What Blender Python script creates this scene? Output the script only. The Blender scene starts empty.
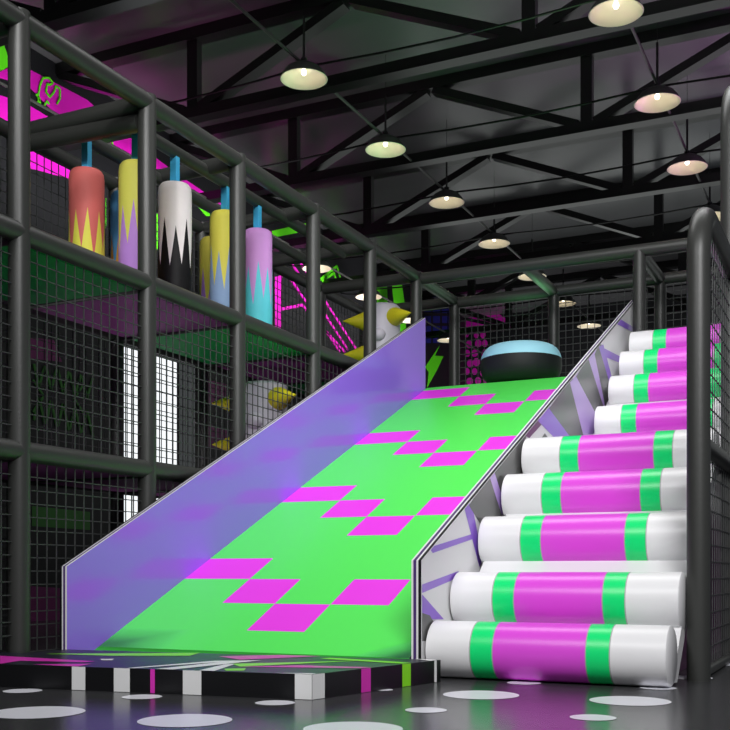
import bpy, bmesh, math, random
from mathutils import Vector, Matrix
random.seed(4)
C = bpy.context.scene.collection
S = bpy.context.scene
PI = math.pi

# ------------------------------------------------------------------ camera model (730 x 730 photograph)
F_PX, EYE, VX, HY = 1060.0, 0.6, 873.0, 572.0
YAW = math.atan((VX - 365) / F_PX)
c_, s_ = math.cos(YAW), math.sin(YAW)
def ray(x, y):
    a = (x - 365) / F_PX
    return (-s_ + a * c_, c_ + a * s_, -(y - HY) / F_PX)
def onX(x, y, X):                    # point of the plane X that the photo shows at this pixel
    r = ray(x, y); k = X / r[0]; return (X, r[1] * k, EYE + r[2] * k)
def onY(x, y, Y):
    r = ray(x, y); k = Y / r[1]; return (r[0] * k, Y, EYE + r[2] * k)
def onZ(x, y, z):
    r = ray(x, y); k = (z - EYE) / r[2]; return (r[0] * k, r[1] * k, z)

# ------------------------------------------------------------------ materials
def lin(v):
    v /= 255.0
    return v / 12.92 if v <= .04045 else ((v + .055) / 1.055) ** 2.4
def rgb(r, g, b): return (lin(r), lin(g), lin(b), 1)
def mat(name, col, rough=.5, spec=.5, bump=0, bscale=40, vary=0, metal=0, coat=0):
    m = bpy.data.materials.new(name); m.use_nodes = True
    nt = m.node_tree; b = nt.nodes['Principled BSDF']
    b.inputs['Base Color'].default_value = col
    b.inputs['Roughness'].default_value = rough
    b.inputs['Specular IOR Level'].default_value = spec
    b.inputs['Metallic'].default_value = metal
    b.inputs['Coat Weight'].default_value = coat
    if bump or vary:
        tc = nt.nodes.new('ShaderNodeTexCoord'); n = nt.nodes.new('ShaderNodeTexNoise')
        n.inputs['Scale'].default_value = bscale; n.inputs['Detail'].default_value = 4
        nt.links.new(tc.outputs['Object'], n.inputs['Vector'])
        if bump:
            bp = nt.nodes.new('ShaderNodeBump'); bp.inputs['Strength'].default_value = bump; bp.inputs['Distance'].default_value = .02
            nt.links.new(n.outputs['Fac'], bp.inputs['Height']); nt.links.new(bp.outputs['Normal'], b.inputs['Normal'])
        if vary:
            mx = nt.nodes.new('ShaderNodeMix'); mx.data_type = 'RGBA'
            mx.inputs['A'].default_value = tuple(v * (1 - vary) for v in col[:3]) + (1,)
            mx.inputs['B'].default_value = tuple(min(1, v * (1 + vary)) for v in col[:3]) + (1,)
            nt.links.new(n.outputs['Fac'], mx.inputs['Factor']); nt.links.new(mx.outputs['Result'], b.inputs['Base Color'])
    return m
def emit(name, col, st):
    m = bpy.data.materials.new(name); m.use_nodes = True
    b = m.node_tree.nodes['Principled BSDF']
    b.inputs['Base Color'].default_value = tuple(v * .05 for v in col[:3]) + (1,)
    b.inputs['Emission Color'].default_value = col; b.inputs['Emission Strength'].default_value = st
    return m
M = dict(
    floor=mat('floor_vinyl', rgb(58, 58, 60), .22, .5, .03, 12, .12),
    dot=mat('white_dot_vinyl', rgb(232, 232, 240), .3),
    roof=mat('roof_sheet', rgb(100, 100, 102), .27, .8, .03, 1.2, .1),
    steel=mat('black_steel', rgb(17, 17, 17), .3, .7),
    wall=mat('dark_wall', rgb(19, 19, 23), .6, .4, 0, 2, .2),
    wmag=mat('magenta_wall_paint', rgb(225, 10, 190), .55),
    wgreen=mat('lime_wall_paint', rgb(100, 240, 20), .55),
    wmag_shade=mat('magenta_wall_paint_shaded', rgb(96, 12, 80), .6),  # magenta wall paint darkened to paint in the shade behind the nets
    wgreen_shade=mat('green_wall_paint_shaded', rgb(34, 100, 22), .6),  # green wall paint with the lower-deck shade put into its colour
    wblue=mat('blue_wall_paint', rgb(20, 30, 130), .6),
    pad=mat('charcoal_pole_foam', rgb(52, 53, 51), .42, .5, .04, 60),
    net=mat('grey_net_cord', rgb(62, 64, 64), .6),
    dgreen=mat('green_deck_vinyl', rgb(20, 175, 85), .5),
    dmag=mat('magenta_deck_vinyl', rgb(165, 70, 160), .5),
    ddark=mat('dark_deck_vinyl', rgb(34, 34, 36), .5),
    sgreen=mat('slide_green', rgb(88, 236, 92), .33, .5),
    spink=mat('slide_pink', rgb(238, 62, 230), .33, .5),
    purple=mat('gloss_purple', rgb(158, 110, 244), .14, .6),
    dpurple=mat('dark_purple_core', rgb(74, 48, 110), .4),
    gpurple=mat('graffiti_purple', rgb(146, 100, 218), .3),
    glilac=mat('graffiti_lilac', rgb(196, 164, 234), .3),
    ggrey=mat('graffiti_grey', rgb(92, 92, 92), .3),
    gmaroon=mat('graffiti_maroon', rgb(96, 30, 90), .3),
    white=mat('white_vinyl', rgb(230, 229, 231), .35, .5, .02, 8),
    rgreen=mat('roller_green', rgb(16, 228, 122), .3),
    rpink=mat('roller_pink', rgb(222, 76, 218), .3),
    seam=mat('grey_seam', rgb(165, 165, 165), .5),
    black=mat('black_vinyl', rgb(16, 16, 18), .35, .5),
    tblack=mat('black_ring_cover', rgb(26, 27, 29), .6, .4, .05, 60),
    tblue=mat('sky_blue_ring_cover', rgb(165, 226, 243), .55),
    mtop=mat('mat_dark_top', rgb(26, 24, 40), .35, .5),
    mpink=mat('mat_pink', rgb(214, 50, 178), .35), mgreen=mat('mat_green', rgb(135, 225, 30), .35), mwhite=mat('mat_white', rgb(228, 228, 228), .4),
    strap=mat('blue_strap', rgb(70, 185, 235), .5),
    yellow=mat('yellow_spike', rgb(228, 218, 40), .45),
    column=mat('pale_grey_foam', rgb(214, 210, 222), .5),
    lampout=mat('lamp_charcoal', rgb(70, 70, 68), .4),
    lampin=mat('lamp_cream', rgb(240, 230, 205), .4),
    bulb=emit('bulb_glow', (1, .9, .74, 1), 5),
    window=emit('window_daylight', (.93, .97, 1, 1), 1.15),
    windowdim=emit('window_dim', (.5, .55, .58, 1), .06),
)

# ------------------------------------------------------------------ mesh helpers
class MB:
    def __init__(s): s.v = []; s.f = []; s.m = []; s.mats = []
    def mi(s, m):
        if m not in s.mats: s.mats.append(m)
        return s.mats.index(m)
    def face(s, pts, m):
        b = len(s.v); s.v += [tuple(p) for p in pts]; s.f.append(list(range(b, b + len(pts)))); s.m.append(s.mi(m)); return s
    def faces(s, vs, fs, m):
        b = len(s.v); s.v += [tuple(p) for p in vs]; i = s.mi(m)
        for q in fs: s.f.append([b + k for k in q]); s.m.append(i)
        return s
    def box(s, lo, hi, m):
        x0, y0, z0 = lo; x1, y1, z1 = hi
        vs = [(x, y, z) for z in (z0, z1) for y in (y0, y1) for x in (x0, x1)]
        return s.faces(vs, [(0, 2, 3, 1), (4, 5, 7, 6), (0, 1, 5, 4), (2, 6, 7, 3), (0, 4, 6, 2), (1, 3, 7, 5)], m)
    def bar(s, p, q, w, h, m, up=(0, 0, 1)):      # rectangular bar from p to q; w sideways, h along up
        p, q = Vector(p), Vector(q); d = (q - p).normalized(); u = Vector(up)
        if abs(d.dot(u)) > .98: u = Vector((0, 1, 0))
        r = d.cross(u).normalized(); u = r.cross(d)
        vs = [e + r * (a * w / 2) + u * (b * h / 2) for e in (p, q) for a, b in ((-1, -1), (1, -1), (1, 1), (-1, 1))]
        return s.faces(vs, [(0, 1, 2, 3), (7, 6, 5, 4), (0, 4, 5, 1), (1, 5, 6, 2), (2, 6, 7, 3), (3, 7, 4, 0)], m)
    def path(s, pts, r, m, n=14, caps=True):      # tube along points
        pts = [Vector(p) for p in pts]; rings = []; u = None
        for i, p in enumerate(pts):
            d = ((pts[min(i + 1, len(pts) - 1)] - pts[max(i - 1, 0)])).normalized()
            if u is None:
                u = Vector((0, 0, 1)) if abs(d.z) < .9 else Vector((0, 1, 0))
            u = (u - d * u.dot(d)).normalized(); w = d.cross(u)
            rr = r[i] if isinstance(r, (list, tuple)) else r
            rings.append([p + (u * math.cos(2 * PI * k / n) + w * math.sin(2 * PI * k / n)) * rr for k in range(n)])
        vs = [p for g in rings for p in g]
        fs = [(i * n + k, i * n + (k + 1) % n, (i + 1) * n + (k + 1) % n, (i + 1) * n + k) for i in range(len(pts) - 1) for k in range(n)]
        if caps: fs += [tuple(range(n))[::-1], tuple(range((len(pts) - 1) * n, len(pts) * n))]
        return s.faces(vs, fs, m)
    def lathe(s, prof, m, n=32, o=(0, 0, 0), seg=None):   # profile (r, z); seg: material per span
        for i in range(len(prof) - 1):
            (r0, z0), (r1, z1) = prof[i], prof[i + 1]
            vs = [(o[0] + r * math.cos(2 * PI * k / n), o[1] + r * math.sin(2 * PI * k / n), o[2] + z) for r, z in ((r0, z0), (r1, z1)) for k in range(n)]
            s.faces(vs, [(k, (k + 1) % n, n + (k + 1) % n, n + k) for k in range(n)], seg[i] if seg else m)
        return s
    def prismX(s, poly, x0, x1, m, m0=None, m1=None):     # (y, z) polygon extruded in x
        n = len(poly); vs = [(x0, y, z) for y, z in poly] + [(x1, y, z) for y, z in poly]
        s.faces(vs, [(k, (k + 1) % n, n + (k + 1) % n, n + k) for k in range(n)], m)
        s.face(vs[:n][::-1], m0 or m); s.face(vs[n:], m1 or m); return s
    def prismZ(s, poly, z0, z1, m, mt=None):
        n = len(poly); vs = [(x, y, z0) for x, y in poly] + [(x, y, z1) for x, y in poly]
        s.faces(vs, [(k, (k + 1) % n, n + (k + 1) % n, n + k) for k in range(n)], m)
        s.face(vs[:n][::-1], m); s.face(vs[n:], mt or m); return s
    def build(s, name, parent=None, smooth=None, weld=True, bevel=0, loc=(0, 0, 0)):
        off = Vector(loc)
        if parent is not None:
            p = parent
            while p is not None: off += p.location; p = p.parent
        me = bpy.data.meshes.new(name)
        me.from_pydata([tuple(Vector(v) - off) for v in s.v], [], s.f)
        for m in s.mats: me.materials.append(m)
        me.polygons.foreach_set('material_index', s.m)
        bm = bmesh.new(); bm.from_mesh(me)
        if weld: bmesh.ops.remove_doubles(bm, verts=bm.verts, dist=1e-5)
        bmesh.ops.recalc_face_normals(bm, faces=bm.faces)
        bm.to_mesh(me); bm.free()
        if smooth:
            me.polygons.foreach_set('use_smooth', [True] * len(me.polygons))
            me.set_sharp_from_angle(angle=math.radians(smooth))
        o = bpy.data.objects.new(name, me); C.objects.link(o); o.location = loc
        if parent is not None: o.parent = parent
        if bevel:
            b = o.modifiers.new('edge', 'BEVEL'); b.width = bevel; b.segments = 3; b.limit_method = 'ANGLE'; b.angle_limit = math.radians(50)
        return o
def tag(o, label, cat, group=None):
    o['label'] = label; o['category'] = cat
    if group: o['group'] = group
    return o
def thing(name, label, cat, loc=(0, 0, 0), group=None):
    o = bpy.data.objects.new(name, None); C.objects.link(o); o.location = loc; o.empty_display_size = .2
    return tag(o, label, cat, group)
def struct(o): o['kind'] = 'structure'; return o

def clip(poly, f):                      # keep the side where f(p) >= 0
    out = []
    for i, p in enumerate(poly):
        q = poly[(i + 1) % len(poly)]; a, b = f(p), f(q)
        if a >= 0: out.append(p)
        if (a >= 0) != (b >= 0):
            t = a / (a - b); out.append(tuple(p[k] + (q[k] - p[k]) * t for k in range(len(p))))
    return out

# ------------------------------------------------------------------ hall shell
XW, YB, ROOF = -9.2, 25.0, 6.95
b = MB(); b.box((XW, -7, -.12), (5.5, YB, 0), M['floor'])
dots = [(37, 712.5, 47), (185, 720.6, 47), (22.6, 691, 19), (142, 697, 20), (275, 703, 20), (353, 729, 50), (426, 710.3, 21), (481, 695, 38),
        (384, 690, 9), (524, 683, 17), (658, 688, 18), (630, 701, 40), (593, 717.7, 23), (691, 677.8, 21), (722, 664.5, 16)]
for x, y, hw in dots:
    X, Y, _ = onZ(x, y, 0); d = -s_ * X + c_ * Y; r = hw / F_PX * d
    b.face([(X + r * math.cos(2 * PI * k / 40), Y + r * math.sin(2 * PI * k / 40), .0015) for k in range(40)], M['dot'])
struct(b.build('floor'))
b = MB(); b.box((XW, -7, ROOF), (5.5, YB, ROOF + .1), M['roof']); struct(b.build('ceiling'))

# left wall with its painted pattern, wall lettering in outline, and the daylit window
wl = MB(); wl.box((XW - .2, -7, 0), (XW, YB, ROOF), M['wall'])
def wp(px, m, lift=.004): wl.face([onX(x, y, XW + lift) for x, y in px], m)
def line(px, w, m, lift=.012, close=False):
    pts = [onX(x, y, XW + lift) for x, y in px]
    if close: pts.append(pts[0])
    for p, q in zip(pts, pts[1:]): wl.bar(p, q, .012, w, m, up=(0, .3, 1))
wp([(0, 31), (-6, 40), (-6, 72), (0, 71), (9, 68), (8, 57)], M['wgreen'])
wp([(-6, 76), (9, 66), (29, 69), (87, 99.7), (134, 141), (176, 173), (225, 206), (218, 213), (176, 189), (134, 161), (74, 133), (29, 87)], M['wmag'])
wp([(-6, 93), (29, 105), (42, 113), (60, 124), (60, 132), (-6, 118)], M['wmag'])
wp([(29, 146), (70, 166), (70, 179), (29, 168)], M['wmag'])
wp([(192, 200), (206, 206), (214, 216), (206, 216)], M['wgreen'])
wp([(153, 212), (159, 214), (159, 251), (153, 247)], M['wgreen'])
wp([(103, 196), (106, 198), (106, 228), (103, 226)], M['wgreen'])
for q in ([(272, 231), (306, 223), (306, 231), (272, 238)], [(270, 243), (306, 238), (306, 246), (270, 251)]): wp(q, M['wgreen'])
wp([(262, 232), (271, 231), (276, 243), (268, 250)], M['wmag'])
wp([(275, 277), (282, 275), (281, 332), (275, 330)], M['wmag'])
wp([(377, 287), (387, 286), (388, 307), (377, 308)], M['wgreen'])
wp([(392, 285), (402, 285), (405, 305), (394, 307)], M['wgreen'])
wp([(400, 324), (406, 323), (406, 331), (400, 332)], M['wgreen'])
for q in ([(291, 262), (348, 350)], [(286, 272), (340, 352)], [(282, 309), (302, 305), (345, 352)], [(300, 262), (358, 352)]): line(q, .05, M['wmag'])
line([(316, 283), (337, 266), (341, 281)], .05, M['wgreen']); line([(322, 281), (334, 273), (337, 282)], .05, M['wgreen'])
SH = [(41, 106), (38, 97), (40, 85), (43, 78), (49, 78), (53, 83), (50, 85), (47, 84), (46, 92), (50, 97), (54, 92), (56, 86), (60, 89), (60, 98), (57, 104)]
line(SH, .022, M['wgreen'], .02)
line([(36, 94), (40, 99), (37, 103)], .022, M['wgreen'], .02); line([(44, 106), (47, 101), (49, 104)], .022, M['wgreen'], .02)
line([(92, 135), (95, 147), (99, 153), (99, 140), (103, 142), (106, 152), (112, 154), (113, 146), (110, 133)], .022, M['wgreen'], .02)
# lower outlines and patches seen through the nets, shade painted into their colours
for k in range(5):
    x = 34 + 12 * k; y = 364 + 3 * k
    line([(x, y), (x + 5, y + 22), (x + 11, y + 2)], .035, M['wgreen_shade'])
    line([(x, y + 56), (x + 5, y + 34), (x + 11, y + 60)], .035, M['wgreen_shade'])
line([(33, 380), (44, 396), (33, 412)], .03, M['wgreen_shade']); line([(84, 384), (74, 398), (84, 414)], .03, M['wgreen_shade'])
wp([(27, 337), (54, 340), (62, 362), (27, 358)], M['wmag_shade'])
wp([(200, 378), (226, 384), (226, 408), (203, 402)], M['wmag_shade']); wp([(206, 424), (228, 430), (228, 450), (206, 446)], M['wmag_shade'])
wp([(240, 376), (300, 370), (300, 384), (240, 392)], M['wmag_shade'])
wp([(32, 506), (90, 512), (90, 530), (32, 526)], M['wgreen_shade']); wp([(26, 586), (60, 588), (60, 640), (26, 640)], M['wmag_shade'])
# blue patch and lime bolt on the far stretch of the left wall
for i in range(3):
    for j in range(4):
        wp([(424 + 9 * i, 306 + 10 * j), (431 + 9 * i, 306 + 10 * j), (431 + 9 * i, 313 + 10 * j), (424 + 9 * i, 313 + 10 * j)], M['wblue'])
wp([(440, 345), (435, 355.6), (443.4, 356.4), (437, 370), (427, 388), (428.6, 372), (425, 367)], M['wgreen'])
struct(wl.build('wall_left', weld=False))

b = MB(); b.box((XW, YB, 0), (5.5, YB + .2, ROOF), M['wall'])
def bp(px, m): b.face([onY(x, y, YB - .005) for x, y in px], m)
random.seed(11)
for i in range(6):
    for j in range(6):
        if i > 3 and j < 3: continue
        x, y = 459 + 8.2 * i + random.uniform(-1, 1) + 2 * (j % 2), 334 + 9.5 * j + random.uniform(-1, 1)
        w, h = random.uniform(2.7, 3.6), random.uniform(3.5, 4.6)
        bp([(x + w * math.cos(a * PI / 4 + .3), y + h * math.sin(a * PI / 4 + .3)) for a in range(8)], M['wmag'])
bp([(458, 306), (492, 310), (512, 322), (512, 327), (480, 320), (458, 316)], M['wmag']); bp([(458, 319), (486, 325), (486, 330), (458, 327)], M['wmag'])
struct(b.build('wall_back', weld=False))

# bright tall window in the left wall
w0, w1 = onX(118, 460, XW)[1], onX(176, 460, XW)[1]
wz0, wz1 = .9, onX(118, 344, XW)[2]
b = MB(); b.box((XW + .002, w0, wz0), (XW + .02, w1, wz1), M['window']); b.box((XW + .002, w1 + .08, wz0), (XW + .02, w1 + .75, wz1), M['windowdim'])
for k in range(6): b.box((XW + .018, w0 + (w1 - w0) * k / 5 - .012, wz0), (XW + .026, w0 + (w1 - w0) * k / 5 + .012, wz1), M['ddark'])
for z in (wz0, wz0 + .9, wz1): b.box((XW + .02, w0 - .01, z - .02), (XW + .03, w1 + .78, z + .02), M['ddark'])
struct(b.build('window_1', weld=False))

# ------------------------------------------------------------------ roof trusses
TZ0, TZ1 = 5.98, 6.84
ords = ['nearest', 'second', 'third', 'fourth', 'fifth', 'sixth', 'seventh']
TS = 2.38
for k in range(7):
    Y = 10.35 + TS * (k - 0)
    if k == 6: Y = 10.35 - TS
    lab = 'black steel roof truss, %s from the camera' % (ords[0] if k == 6 else ords[k + 1])
    t = thing('roof_truss', lab, 'truss', (-2, Y, TZ0), 'black roof trusses')
    MB().box((XW, Y - .085, TZ0 - .08), (5.5, Y + .085, TZ0 + .04), M['steel']).build('bottom_chord', t)
    MB().box((XW, Y - .09, TZ1 - .025), (5.5, Y + .09, ROOF - .002), M['steel']).build('top_chord', t)
    n0 = -3.1 - 4.05 * 1
    for j in range(-1, 4):
        xb = -3.12 + 4.06 * (j - 1)
        if xb > 5.4 or xb < XW: continue
        MB().bar((xb, Y, TZ0), (xb, Y, TZ1), .14, .1, M['steel']).build('vertical_web', t)
        for sx in (-1, 1):
            xe = xb + sx * 1.98
            if xe < XW or xe > 5.5: continue
            MB().bar((xb + sx * .1, Y, TZ0 + .03), (xe, Y, TZ1 - .03), .16, .1, M['steel']).build('diagonal_web', t)

# ------------------------------------------------------------------ pendant lamps and their conduits
LZ, LS, LY = 5.75, 2.07, 9.78
shade_prof = [(.03, .16), (.07, .156), (.12, .143), (.18, .105), (.225, .05), (.25, .0), (.244, -.004), (.236, .0), (.205, .05), (.165, .095), (.12, .118), (.0, .125)]
sm = [M['lampout']] * 5 + [M['lampin']] * 6
proto = None
def lamp(X, Y, label):
    global proto
    LZ = 5.785 if X < -3 else 5.735
    if proto is None:
        t = thing('pendant_lamp', label, 'lamp', (X, Y, LZ), 'dome pendant lamps')
        sh = MB().lathe(shade_prof, None, 36, (X, Y, LZ), sm).build('lamp_shade', t, smooth=50)
        sh['label'] = 'charcoal dome shade with cream inside'
        MB().lathe([(.0, .04), (.018, .045), (.028, .065), (.024, .088), (.014, .105), (.014, .125)], M['bulb'], 14, (X, Y, LZ)).build('light_bulb', t, smooth=60)
        m = MB(); m.path([(X, Y, LZ + .175), (X, Y, LZ + .66)], .014, M['steel'], 8); m.path([(X, Y, LZ + .66), (X, Y, ROOF)], .003, M['steel'], 5)
        m.lathe([(.0, .22), (.035, .215), (.035, .155)], M['steel'], 12, (X, Y, LZ)); m.build('stem', t)
        proto = t
    else:
        t = proto.copy(); C.objects.link(t); t.location = (X, Y, LZ); t['label'] = label
        for ch in list(proto.children):
            q = ch.copy(); C.objects.link(q); q.parent = t
    L = bpy.data.lights.new('lamp_glow', 'POINT'); L.energy = LAMP_W; L.color = (1, .93, .82); L.shadow_soft_size = .035
    lo = bpy.data.objects.new('lamp_glow', L); C.objects.link(lo); lo.location = (X, Y, LZ + .02)
LAMP_W = .75
rows = [(-2.13, range(0, 8), 'row above the striped stairs'), (-5.4, range(0, 7), 'row above the green slide'), (-8.58, range(3, 7), 'row along the left wall')]
for X, ks, where in rows:
    for i, k in enumerate(ks):
        lamp(X, LY + LS * k, 'charcoal dome pendant lamp, %s from the camera in the %s' % (['nearest', 'second', 'third', 'fourth', 'fifth', 'sixth', 'seventh', 'eighth'][i], where))
for X, _, where in rows:
    o = MB().path([(X, 7.0, LZ + .185), (X, YB, LZ + .185)], .017, M['lampout'], 8).build('conduit')
    tag(o, 'thin grey conduit linking the lamps of the ' + where, 'conduit', 'lamp conduits')
for k in range(0, 8):
    Y = LY + LS * k
    pts = []
    xs = [XW, -8.58, -5.36, -2.14, 1.08, 4.3, 5.5]
    for x0, x1 in zip(xs, xs[1:]):
        for q in range(4):
            u = q / 4; pts.append((x0 + (x1 - x0) * u, Y + .055, LZ + .19 - .05 * math.sin(PI * u)))
    pts.append((5.5, Y + .055, LZ + .19))
    o = MB().path(pts, .013, M['steel'], 6).build('lighting_cable')
    tag(o, 'thin black cable strung across the hall past the lamps, %s from the camera' % ['nearest', 'second', 'third', 'fourth', 'fifth', 'sixth', 'seventh', 'eighth'][k], 'cable', 'cross cables between lamps')

# ------------------------------------------------------------------ soft-play frame on the left
PX, PB = -4.65, -5.88
PYs = [4.87, 6.12, 7.31, 8.6, 9.82, 11.04, 12.25]
LV = [1.33, 2.65, 3.93]
R = .066
fr = thing('play_frame', 'three-storey charcoal padded play frame with netted bays left of the slide', 'play frame', (PX, 8.5, 0))
def pole(name, p, q, par, r=R, m='pad'):
    return MB().path([p, q], r, M[m], 18).build(name, par, smooth=50)
for i, y in enumerate(PYs):
    pole('post', (PX, y, 0), (PX, y, LV[2] + .05), fr)
    if i < 7: pole('rear_post', (PB, y, 0), (PB, y, LV[2] + .05), fr)
ye = [3.6] + PYs
for a, bb in zip(ye, ye[1:]):
    for z in LV:
        a0 = a
        pole('rail', (PX, a0, z), (PX, bb, z), fr, R * .97)
        if a > 4: pole('rear_rail', (PB, a0, z), (PB, bb, z), fr, R * .9)
for i, y in enumerate(PYs):
    for z in LV:
        pole('cross_rail', (PX - R * .9, y, z), (PB + R * .9, y, z), fr, R * .95)
pole('cross_rail', (PX - R * .9, PYs[1], LV[2] - .13), (PB + R * .9, PYs[1], LV[2] - .09), fr, R * .95)
for x in (-4.95, -5.41):
    pole('hanging_beam', (x, PYs[1], 3.9), (x, PYs[4], 3.9), fr, .05)
def netX(x, y0, y1, z0, z1, par, cell=.083, w=.0062):
    b = MB(); ny = max(2, round((y1 - y0) / cell)); nz = max(2, round((z1 - z0) / cell))
    for k in range(1, ny): y = y0 + (y1 - y0) * k / ny; b.box((x - w / 2, y - w / 2, z0), (x + w / 2, y + w / 2, z1), M['net'])
    for k in range(1, nz): z = z0 + (z1 - z0) * k / nz; b.box((x - w / 2, y0, z - w / 2), (x + w / 2, y1, z + w / 2), M['net'])
    return b.build('safety_net', par, weld=False)
def netY(y, x0, x1, z0, z1, par, cell=.083, w=.0062):
    b = MB(); nx = max(2, round((x1 - x0) / cell)); nz = max(2, round((z1 - z0) / cell))
    for k in range(1, nx): x = x0 + (x1 - x0) * k / nx; b.box((x - w / 2, y - w / 2, z0), (x + w / 2, y + w / 2, z1), M['net'])
    for k in range(1, nz): z = z0 + (z1 - z0) * k / nz; b.box((x0, y - w / 2, z - w / 2), (x1, y + w / 2, z + w / 2), M['net'])
    return b.build('safety_net', par, weld=False)
zz = [0.03, LV[0] - R], [LV[0] + R, LV[1] - R], [LV[1] + R, LV[2] - R]
for i in range(-1, 6):
    y0, y1 = (PYs[i] if i >= 0 else 3.6) + R, PYs[i + 1] - R
    for lv in (0, 1):
        if i < 5: netX(PX, y0, y1, .14 if lv == 0 and i < 0 else zz[lv][0], zz[lv][1], fr)
    if i >= 0:
        for lv in (1, 2) if i else (0, 1, 2): netX(PB, y0, y1, *zz[lv], fr)
for i in range(0, 6):
    y0, y1 = PYs[i] + R, PYs[i + 1] - R
    for lv, col in ((0, 'dmag'), (1, 'dgreen' if i % 2 == 0 else 'dmag')):
        z = LV[lv]
        if i > 3 and lv == 0: continue
        o = MB().box((PB + .12, y0 - .03, z - .05), (PX - R, y1 + .03, z + .04), M[col]).build('deck_panel', fr)
        o['label'] = ('magenta' if col == 'dmag' else 'green') + ' padded deck panel'

# ------------------------------------------------------------------ punching bags on the top deck
def bagmat(name, up, lo, seed):
    m = bpy.data.materials.new(name); m.use_nodes = True
    nt = m.node_tree; N = nt.nodes; Lk = nt.links; bs = N['Principled BSDF']; bs.inputs['Roughness'].default_value = .55; bs.inputs['Specular IOR Level'].default_value = .25
    tc = N.new('ShaderNodeTexCoord'); sp = N.new('ShaderNodeSeparateXYZ'); Lk.new(tc.outputs['Object'], sp.inputs[0])
    def mth(op, a, bv=None):
        n = N.new('ShaderNodeMath'); n.operation = op
        for k, v in enumerate((a, bv)):
            if v is None: continue
            if isinstance(v, (int, float)): n.inputs[k].default_value = v
            else: Lk.new(v, n.inputs[k])
        return n.outputs[0]
    ang = mth('ARCTAN2', sp.outputs['Y'], sp.outputs['X'])
    u = mth('ADD', mth('MULTIPLY', ang, 9 / (2 * PI)), 20 + seed)
    tri = mth('MULTIPLY', mth('ABSOLUTE', mth('SUBTRACT', mth('FRACT', u), .5)), 2.0)
    var = mth('MULTIPLY', mth('SINE', mth('ADD', mth('MULTIPLY', ang, 4.5), seed * 2.1)), .035)
    thr = mth('ADD', mth('ADD', mth('MULTIPLY', tri, .34), .27), var)
    fac = mth('GREATER_THAN', sp.outputs['Z'], thr)
    n = N.new('ShaderNodeTexNoise'); n.inputs['Scale'].default_value = 9; Lk.new(tc.outputs['Object'], n.inputs['Vector'])
    mx = N.new('ShaderNodeMix'); mx.data_type = 'RGBA'; mx.inputs['A'].default_value = lo; mx.inputs['B'].default_value = up; Lk.new(fac, mx.inputs['Factor'])
    Lk.new(mx.outputs['Result'], bs.inputs['Base Color'])
    bp_ = N.new('ShaderNodeBump'); bp_.inputs['Strength'].default_value = .12; bp_.inputs['Distance'].default_value = .05
    Lk.new(n.outputs['Fac'], bp_.inputs['Height']); Lk.new(bp_.outputs['Normal'], bs.inputs['Normal'])
    return m
BT, BB = 3.645, 2.71
bags = [(-5.38, 6.34, (218, 108, 104), (232, 222, 84), 'coral red punching bag with yellow zigzag base hung nearest on the top deck'),
        (-4.95, 6.39, (214, 208, 92), (186, 132, 214), 'yellow punching bag with lilac zigzag base half hidden by a post'),
        (-5.41, 6.86, (86, 150, 200), (214, 156, 72), 'blue punching bag with orange zigzag base behind the yellow and lilac bag'),
        (-4.95, 6.87, (226, 218, 218), (10, 10, 12), 'white punching bag with black zigzag base'),
        (-5.43, 8.14, (208, 196, 80), (170, 124, 206), 'yellow and purple punching bag at the back beside the yellow and blue one'),
        (-4.95, 7.59, (220, 212, 84), (140, 168, 204), 'yellow punching bag with pale blue zigzag base beside a post'),
        (-4.95, 8.11, (208, 148, 218), (96, 204, 220), 'lilac punching bag with turquoise zigzag base farthest along the deck')]
r = .132; H = BT - BB
prof = [(0, 0), (r * .75, .0), (r * .94, .02), (r, .06), (r * 1.01, H * .3), (r, H * .6), (r, H - .07), (r * .96, H - .03), (r * .84, H - .008), (r * .6, H), (0, H)]
for i, (x, y, up, lo, lab) in enumerate(bags):
    t = thing('punching_bag', lab, 'punching bag', (x, y, BB), 'zigzag punching bags')
    m = bagmat('bag_paint', rgb(*up), rgb(*lo), .17 + i * .37)
    MB().lathe(prof, m, 36, (x, y, BB)).build('bag_body', t, smooth=60)
    o = MB().box((x - .03, y - .025, BT - .005), (x + .03, y + .025, 3.875), M['strap']).build('hanging_strap', t, bevel=.004); o['label'] = 'bright blue hanging strap'

# ------------------------------------------------------------------ spiked foam columns on the decks
def spiky(x, y, z0, h, rc, lab):
    t = thing('spiked_column', lab, 'foam column', (x, y, z0), 'spiked foam columns')
    MB().lathe([(0, 0), (rc, 0), (rc, h - .03), (rc - .03, h), (0, h)], M['column'], 40, (x, y, z0)).build('column_body', t, smooth=40)
    Rv, Fv = Vector((c_, s_, 0)), Vector((s_, -c_, 0))       # sideways, and towards the hall entrance
    def dirn(deg): a = math.radians(deg); return Rv * math.sin(a) + Fv * math.cos(a)
    for deg, dz in ((42, h - .16), (-88, h - .18), (-92, h - .56), (120, h - .5)):
        d = dirn(deg); p = Vector((x, y, z0 + dz))
        o = MB().path([p + d * (rc * .86), p + d * (rc + .03), p + d * (rc + .24), p + d * (rc + .26)], [.105, .102, .012, .003], M['yellow'], 20).build('spike', t, smooth=40)
        o['label'] = 'yellow cone spike'
    for deg, dz in ((-14, h - .37), (-50, h - .66), (30, h - .72)):
        p = Vector((x, y, z0 + dz)) + dirn(deg) * rc
        pr = [(.075 * math.sin(PI * k / 10), -.075 * math.cos(PI * k / 10)) for k in range(11)]
        MB().lathe(pr, M['column'], 18, p).build('knob', t, smooth=60)
spiky(-5.1, 11.12, LV[1] + .04, .98, .2, 'white foam column with yellow spikes on the top deck behind the purple panel')
spiky(-5.12, 8.5, LV[0] + .04, .98, .225, 'white foam column with yellow spikes inside the netted middle deck')

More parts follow.
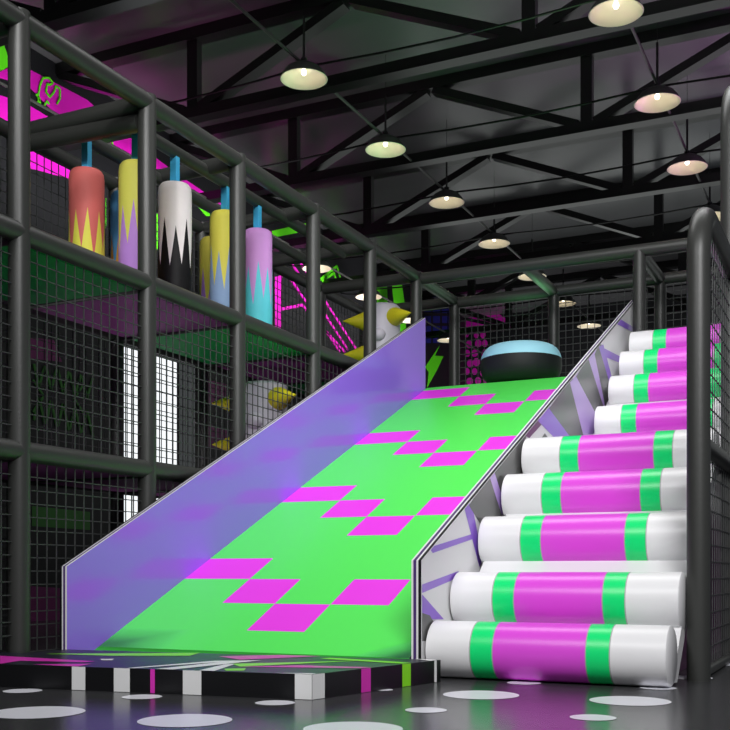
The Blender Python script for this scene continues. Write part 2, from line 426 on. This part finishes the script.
# ------------------------------------------------------------------ rear deck frame behind the slide head
rd = thing('deck_frame', 'charcoal padded frame with netting around the deck at the head of the slide', 'play frame', (-2.5, 12.25, 0))
NY, FY, NZ = 11.07, 12.25, 3.91
pole('rail', (PX + R, NY, NZ), (-.93, NY, NZ), rd); pole('rail', (PX + R, FY, NZ), (-.93, FY, NZ), rd)
for x in (-3.4, -2.17, -.93): pole('post', (x, FY, 0), (x, FY, NZ), rd)
pole('post', (-2.17, NY, LV[1]), (-2.17, NY, NZ), rd)
pole('post', (-.93, NY, LV[1]), (-.93, NY, NZ), rd)
for x in (-3.4, -2.17): pole('cross_rail', (x, NY, NZ), (x, FY, NZ), rd, R * .95)
for x0, x1 in ((PX + R, -3.46), (-3.34, -2.23), (-2.11, -.99)): netY(FY, x0, x1, LV[1] + .05, NZ - R, rd)
MB().box((-4.42, 11.0, LV[1] - .1), (-2.4, 12.18, LV[1]), M['ddark']).build('deck_panel', rd)
MB().box((-2.27, 11.01, LV[1] - .1), (-.9, 12.18, LV[1]), M['ddark']).build('deck_panel', rd)

# ------------------------------------------------------------------ slide
SA = math.radians(24.5); TS_ = math.tan(SA); Y0, Z0 = 5.42, .12
def sp(X, s): return (X, Y0 + s * math.cos(SA), Z0 + s * math.sin(SA))
SL, SR = -4.5, -2.325
sl = thing('slide', 'wide green slide with pink checker pattern and purple side panel', 'slide', ((SL + SR) / 2, 5.4, 0))
ex = [SL, -3.95, -3.54, -3.13, -2.72, SR]
es = [0]
for k in range(4):
    q = .275 + 1.535 * k; es += [q, q + .382, q + .765, q + 1.125]
es[-1] = min(es[-1], 6.02); es.append(6.12)
b = MB()
for j in range(len(es) - 1):
    k, ph = divmod(j - 1, 4)
    for i in range(5):
        pink = j >= 1 and ((ph == 0 and i == 2) or (ph == 1 and i in (1, 3)) or (ph == 2 and i == 0))
        b.face([sp(ex[i], es[j]), sp(ex[i + 1], es[j]), sp(ex[i + 1], es[j + 1]), sp(ex[i], es[j + 1])], M['spink' if pink else 'sgreen'])
# foot of the bed meets the mat; crest rounds over to the deck; underside closes it
b.face([sp(SL, 0), (SL, 5.2, Z0 - .1), (SR, 5.45, Z0 - .015), sp(SR, 0)], M['sgreen'])
cr = sp(0, 6.12)
def strip(p, q): b.face([(SL, *p), (SR, *p), (SR, *q), (SL, *q)], M['sgreen'])
strip((cr[1], cr[2]), (cr[1] + .1, cr[2] + .02)); strip((cr[1] + .1, cr[2] + .02), (12.15, cr[2] + .02))
b.build('slide_bed', sl, smooth=30)
def panel_poly(y0, z0, y1, z1): return [(y0, 0), (y0, z0), (y1, z1), (y1, 0)]
LP = panel_poly(5.12, .635, 10.95, 3.435)
pl = MB()
x = SL - .056
for w, m in ((.016, 'black'), (.01, 'white'), (.016, 'dpurple'), (.014, 'white')):
    pl.prismX(LP, x, x + w, M[m], M[m], M['purple'] if x + w > SL - .002 else M[m]); x += w
o = pl.build('side_panel', sl, weld=False); o['label'] = 'glossy purple side panel'
RP = panel_poly(5.45, .665, 11.42, 3.50)
prr = MB(); x = SR
for w, m in ((.012, 'white'), (.018, 'dpurple'), (.012, 'white'), (.018, 'black')):
    prr.prismX(RP, x, x + w, M[m], M['purple'] if x == SR else M[m], M['white'] if x + w > SR + .055 else M[m]); x += w
XO = x
def top(y): return .665 + (3.50 - .665) / (11.42 - 5.45) * (y - 5.45)
lift = [0.0012]
def gp(cx, cy, pts, m, sc):
    P = [onX(cx + u / sc, cy + v / sc, XO) for u, v in pts]
    P = [(p[1], p[2]) for p in P]
    P = clip(P, lambda p: top(p[0]) - .006 - p[1]); P = clip(P, lambda p: p[0] - 5.46) if P else P
    P = clip(P, lambda p: 11.415 - p[0]) if P else P; P = clip(P, lambda p: p[1] - .01) if P else P
    if len(P) > 2: prr.face([(XO + lift[0], y, z) for y, z in P], M[m]); lift[0] += .0001
A = (410, 400); B_ = (460, 300)
for pts, m in (([(175, 340), (205, 345), (240, 525), (230, 555)], 'gpurple'), ([(62, 490), (205, 445), (212, 460), (75, 508)], 'gpurple'),
               ([(20, 620), (160, 568), (165, 578), (135, 600), (30, 645)], 'gpurple'), ([(20, 630), (35, 640), (112, 728), (60, 728), (20, 700)], 'gpurple'),
               ([(20, 700), (65, 715), (80, 740), (60, 800), (20, 800)], 'ggrey'), ([(195, 350), (265, 240), (305, 385), (245, 390), (235, 415)], 'ggrey'),
               ([(262, 250), (285, 225), (318, 360), (305, 385)], 'glilac'), ([(278, 235), (385, 110), (385, 250), (330, 330), (315, 350)], 'ggrey')):
    gp(*A, pts, m, 3.32)
for pts, m in (([(255, 545), (320, 480), (330, 505), (280, 560)], 'gmaroon'), ([(330, 560), (343, 540), (357, 560)], 'ggrey'),
               ([(315, 490), (365, 430), (445, 552), (385, 562)], 'gpurple'), ([(360, 440), (455, 310), (505, 552), (445, 554)], 'ggrey'),
               ([(445, 335), (478, 295), (550, 450), (545, 545), (500, 552)], 'glilac'), ([(470, 310), (530, 215), (588, 432), (545, 452)], 'ggrey'),
               ([(520, 240), (550, 195), (592, 425), (583, 438)], 'glilac'), ([(545, 220), (568, 165), (610, 320), (604, 432), (588, 432)], 'ggrey'),
               ([(562, 190), (580, 180), (616, 318), (602, 325)], 'gpurple'), ([(572, 190), (650, 230), (648, 255), (590, 232)], 'gpurple'),
               ([(630, 95), (645, 75), (718, 120), (718, 135), (690, 125)], 'gpurple'), ([(711, 0), (726, -10), (726, 140), (715, 120)], 'gpurple')):
    gp(*B_, pts, m, 4.056)
o = prr.build('side_panel', sl, weld=False); o['label'] = 'white graffiti side panel with purple and grey strokes'

# ------------------------------------------------------------------ roller stairs
st = thing('roller_stairs', 'white stairs of padded rollers with pink and green bands right of the slide', 'stairs', (-1.6, 5.6, 0))
RR = .16
ctr = [(5.64, .163), (6.02, .44), (6.47, .795), (6.93, 1.104), (7.38, 1.40), (8.9, 1.60), (9.36, 1.905), (9.9, 2.262), (10.36, 2.575), (10.82, 2.86)]
bx = [(-2.245, 'white'), (-1.965, 'rgreen'), (-1.835, 'rpink'), (-1.325, 'rgreen'), (-1.2, 'white'), (-.935, None)]
for Yc, zc in ctr:
    XL = -2.255 if Yc < 6.2 else -2.24 if Yc < 8 else -2.195; bx[0] = (XL, 'white')
    b = MB(); n = 40
    xs = [(-2.225, RR - .012), (-2.213, RR)] ; segs = []
    def ringf(x0, r0, x1, r1, m):
        vs = [(x, Yc + r * math.sin(2 * PI * k / n), zc + r * math.cos(2 * PI * k / n)) for x, r in ((x0, r0), (x1, r1)) for k in range(n)]
        b.faces(vs, [(k, (k + 1) % n, n + (k + 1) % n, n + k) for k in range(n)], M[m])
    ringf(XL, RR - .006, XL + .004, RR, 'white')
    sh = -.028 if Yc < 6.2 else 0
    bs = [(v + sh if 0 < q < 5 else v, m) for q, (v, m) in enumerate(bx)]
    for (a, m), (e, _) in zip(bs, bs[1:]):
        a0 = XL + .004 if a == XL else a + .003; e0 = -.945 if e == -.935 else e - .003
        ringf(a0, RR, e0, RR, m)
        if e != -.935: ringf(e0, RR, e + .003, RR, 'seam')
    ringf(-.945, RR, -.935, RR - .014, 'white')
    for x in (XL, -.935): b.face([(x, Yc + (RR - .014) * math.sin(2 * PI * k / n), zc + (RR - .014) * math.cos(2 * PI * k / n)) for k in range(n)], M['white'])
    o = b.build('roller', st, smooth=40); o['label'] = 'padded roller step with pink centre and green bands'
up = [(5.68, .02)] + [(y + .04, z - .02) for y, z in ctr[1:5]] + [(7.55, 1.44), (8.72, 1.5)] + [(y + .04, z - .02) for y, z in ctr[5:]] + [(10.93, 2.86)]
dn = [(y + .1, z - .09) for y, z in up[::-1]]
dn[-1] = (5.81, .012)
o = MB().prismX(up + dn, -2.22, -.94, M['white']).build('padded_ramp', st); o['label'] = 'plain white ramp sheet under the rollers'
MB().prismX([(6.1, 0), (6.1, .25), (7.55, 1.3), (8.8, 1.36), (10.98, 2.7), (10.98, 0)], -2.2, -1.05, M['gmaroon']).build('ramp_base', st)

# ------------------------------------------------------------------ snow-tube ring at the slide head
tx, ty, tz = -3.53, 11.38, cr[2] + .021
t = thing('inflatable_ring', 'pale blue and black inflatable ring resting at the head of the slide', 'ring', (tx, ty, tz))
prf = []
for k in range(33):
    a = -PI / 2 + 2 * PI * k / 32
    prf.append((.235 + .215 * math.copysign(abs(math.cos(a)) ** .8, math.cos(a)), .22 + .22 * math.copysign(abs(math.sin(a)) ** .85, math.sin(a))))
nb = [i for i, p in enumerate(prf) if p[1] <= .27]
lo = [p for p in prf if p[1] < .262]
MB().lathe(prf[:18][:next(i for i, p in enumerate(prf[:18]) if p[1] > .262) + 1], M['tblack'], 48, (tx, ty, tz)).build('ring_base', t, smooth=60)['label'] = 'black underside of the ring'
i0 = next(i for i, p in enumerate(prf[:18]) if p[1] > .262)
MB().lathe(prf[i0:], M['tblue'], 48, (tx, ty, tz)).build('ring_cover', t, smooth=60)['label'] = 'pale blue top cover'
h = [(tx - .2 + .12 * math.cos(a), ty + .28 + .02 * math.sin(a), tz + .4 + .06 * math.sin(a)) for a in [PI * k / 8 for k in range(9)]]
MB().path(h, .022, M['tblack'], 8).build('handle', t, smooth=60)

# ------------------------------------------------------------------ crash mat
FL, FRt, BR, BL = (-6.3, 3.9), (-2.37, 4.37), (-2.13, 5.40), (-6.3, 4.98)
T = .12
cm = MB(); cm.prismZ([FL, FRt, BR, (-4.52, 5.13), (-4.52, 4.78), (-6.3, 4.7)], 0, T, M['black'], M['mtop'])
def lerp(p, q, u): return tuple(p[k] + (q[k] - p[k]) * u for k in range(len(p)))
def topP(px, m, l=.0016):
    P = [onZ(x, y, T)[:2] for x, y in px]
    for a_, b_ in ((FL, FRt), (FRt, BR), (BR, BL), (BL, FL)):
        nx, ny = -(b_[1] - a_[1]), b_[0] - a_[0]
        P = clip(P, lambda p: (p[0] - a_[0]) * nx + (p[1] - a_[1]) * ny)
        if not P: return
    cm.face([(x, y, T + l) for x, y in P], M[m])
def frontS(x0, x1, m):
    P = []
    for x in (x0, x1):
        rr = ray(x, 690); k = (FL[0] * (FRt[1] - FL[1]) - FL[1] * (FRt[0] - FL[0])) / (rr[0] * (FRt[1] - FL[1]) - rr[1] * (FRt[0] - FL[0]))
        P.append((rr[0] * k, rr[1] * k - .0016))
    cm.face([(*P[0], .002), (*P[1], .002), (*P[1], T), (*P[0], T)], M[m])
def sideS(x0, x1, m):
    P = []
    for x in (x0, x1):
        rr = ray(x, 690); k = (FRt[0] * (BR[1] - FRt[1]) - FRt[1] * (BR[0] - FRt[0])) / (rr[0] * (BR[1] - FRt[1]) - rr[1] * (BR[0] - FRt[0]))
        P.append((rr[0] * k + .0016, rr[1] * k))
    cm.face([(*P[0], .002), (*P[1], .002), (*P[1], T), (*P[0], T)], M[m])
for x0, x1, m in ((72, 85.5, 'mwhite'), (114, 130, 'mwhite'), (150.5, 155, 'mpink'), (183, 201.5, 'mwhite'), (295, 312, 'mwhite')): frontS(x0, x1, m)
for x0, x1, m in ((312, 324.5, 'mwhite'), (361, 370.5, 'mpink'), (402, 410.5, 'mgreen'), (434, 436.5, 'mwhite')): sideS(x0, x1, m)
topP([(70, 673), (87, 672), (240, 660.8), (215, 661)], 'mwhite', .0018); topP([(112, 674), (133, 674), (262, 660.5), (232, 661)], 'mwhite', .0019)
topP([(180, 675), (203, 675), (236, 664), (225, 664.5)], 'mwhite'); topP([(248, 673), (295, 677), (326, 675), (312, 673.5)], 'mwhite')
topP([(0, 656), (95, 661.5), (85, 662.5), (20, 661), (0, 664)], 'mpink'); topP([(32, 664.5), (92, 664), (76, 667)], 'mpink')
topP([(45, 654), (200, 653), (190, 656), (110, 656)], 'mgreen', .0017)
topP([(100, 659.2), (114, 659), (112, 660.5), (102, 660.5)], 'mwhite'); topP([(224, 669), (246, 668.5), (244, 671), (226, 671)], 'mgreen')
topP([(218, 656.5), (340, 654), (410, 653.5), (415, 655), (330, 656), (240, 660)], 'mpink', .0018)
topP([(240, 667), (361, 668.5), (371, 667.5), (300, 665.5)], 'mpink'); topP([(232, 664), (360, 661), (300, 664), (240, 667)], 'mgreen', .0019)
topP([(270, 652), (272, 650), (276, 650), (280, 653)], 'mwhite'); topP([(330, 658), (411, 663), (403, 664), (320, 659)], 'mgreen', .002)
topP([(405, 658), (436, 660), (434, 661.5)], 'mwhite')
tag(cm.build('crash_mat', None, weld=False), 'low black crash mat with white, pink and green streaks at the foot of the slide', 'mat')

# ------------------------------------------------------------------ guard frames right of the stairs
GX = -.865
def arch(y0, y1, z, rad, r):
    pts = [(GX, y0, 0), (GX, y0, z - rad)]
    pts += [(GX, y0 + rad - rad * math.cos(a), z - rad + rad * math.sin(a)) for a in [PI / 2 * k / 8 for k in range(1, 9)]]
    pts += [(GX, y1, z)]
    return pts
g = thing('guard_frame', 'charcoal padded guard frame with rounded corner and netting at the right of the stairs', 'guard frame', (GX, 6.05, 0))
MB().path(arch(6.05, 7.42, 2.62, .3, .065), .064, M['pad'], 20).build('arched_post', g, smooth=50)
pole('rail', (GX, 6.1, 1.31), (GX, 7.42, 1.31), g, .055); pole('rail', (GX, 6.1, .03), (GX, 7.42, .03), g, .03)
netX(GX, 6.1, 7.42, .06, 1.26, g, .1); netX(GX, 6.1, 7.42, 1.36, 2.58, g, .1)
g2 = thing('guard_frame', 'taller charcoal padded guard frame standing behind the rounded guard frame', 'guard frame', (GX, 7.5, 0))
MB().path(arch(7.49, 11.0, 3.93, .35, .065), .064, M['pad'], 20).build('arched_post', g2, smooth=50)
for z in (1.31, 2.62): pole('rail', (GX, 7.55, z), (GX, 11.0, z), g2, .055)
for z0, z1 in ((1.36, 2.56), (2.68, 3.5)): netX(GX, 7.55, 11.0, z0, z1, g2, .1)

# ------------------------------------------------------------------ light
W = bpy.data.worlds.new('hall_air'); S.world = W; W.use_nodes = True
W.node_tree.nodes['Background'].inputs['Color'].default_value = (.8, .85, 1, 1); W.node_tree.nodes['Background'].inputs['Strength'].default_value = .12
def area(name, loc, target, size, size_y, e, col=(1, 1, 1), spread=180):
    L = bpy.data.lights.new(name, 'AREA'); L.shape = 'RECTANGLE'; L.size = size; L.size_y = size_y; L.energy = e; L.color = col; L.spread = math.radians(spread)
    o = bpy.data.objects.new(name, L); C.objects.link(o); o.location = loc
    o.rotation_euler = (Vector(target) - Vector(loc)).to_track_quat('-Z', 'Y').to_euler(); return o
def spot(name, loc, target, e, col, ang=60, blend=1):
    L = bpy.data.lights.new(name, 'SPOT'); L.energy = e; L.color = col; L.spot_size = math.radians(ang); L.spot_blend = blend; L.shadow_soft_size = .15
    o = bpy.data.objects.new(name, L); C.objects.link(o); o.location = loc
    o.rotation_euler = (Vector(target) - Vector(loc)).to_track_quat('-Z', 'Y').to_euler(); return o
area('hall_fill_light', (2.0, -.5, 6.4), (-2.3, 7.6, 1.3), 3.5, 3, 230, (1, 1, 1), 90)  # unseen key light added high behind the camera, no fixture modelled
area('hall_fill_light', (-3.0, -.5, 6.4), (-3.2, 7.4, 1.5), 3, 3, 85, (1, 1, 1), 90)  # second unseen fill added overhead on the left
area('slide_fill_light', (-2.0, 7.7, 5.9), (-2.6, 8.9, 1.0), 4.5, 1.6, 118, (1, 1, 1), 130)  # fill added above the frame to brighten slide and stairs, no real fixture
area('roof_wash', (-3, 18, 3.9), (-3, 14.0, 7), 9, 6, 88, (.95, 1, .97))  # upward fill added to lift the roof, not a lamp of the hall
spot('roof_tint_magenta', (.5, 14, 3.5), (-1, 12.4, 7), 300, (1, .25, .95), 90)  # added spot without a fixture, tints the roof magenta
spot('roof_tint_magenta', (-6.6, 9.5, 4.2), (-7.4, 11.5, 7), 90, (1, .25, .7), 80)  # another added spot, magenta tint for the left part of the roof
spot('roof_tint_green', (-3.4, 12.0, 3.2), (-5.4, 10.6, 7), 150, (.3, 1, .42), 80)  # added spot, green tint on the roof, no fixture there
spot('roof_tint_blue', (2, 17, 3.5), (1, 16, 7), 200, (.5, .5, 1), 100)  # added spot, blue tint on the far right of the roof
area('mural_wash', (-7.4, 14.2, 4.5), (-9.2, 14.2, 5.7), 13, .8, 110, (1, 1, 1), 72)  # fill strip added to brighten the left wall pattern
area('mural_wash', (-5.5, 22.0, 3.2), (-6.5, 25.0, 4.5), 4, .6, 90)  # fill added to brighten the back wall pattern
spot('bag_fill_spot', (-2.6, 1.5, 5.4), (-5, 7.2, 3.3), 420, (1, .98, .96), 34)  # unseen spot added from the front to brighten the punching bags
spot('deck_wash', (-7.4, 7.5, .6), (-5.2, 8, 2.6), 50, (1, 1, 1), 90)  # low fill added to bring out the deck undersides

# ------------------------------------------------------------------ camera
cam = bpy.data.cameras.new('camera'); co = bpy.data.objects.new('camera', cam); C.objects.link(co)
cam.sensor_width = 36; cam.lens = F_PX / 730 * 36; cam.shift_y = (HY - 365) / 730
co.location = (0, 0, EYE); co.rotation_euler = (PI / 2, 0, YAW); cam.clip_end = 200
S.camera = co
S.view_settings.view_transform = 'Standard'; S.view_settings.look = 'None'; S.view_settings.gamma = 1; S.view_settings.use_curve_mapping = False
S.view_settings.exposure = 0
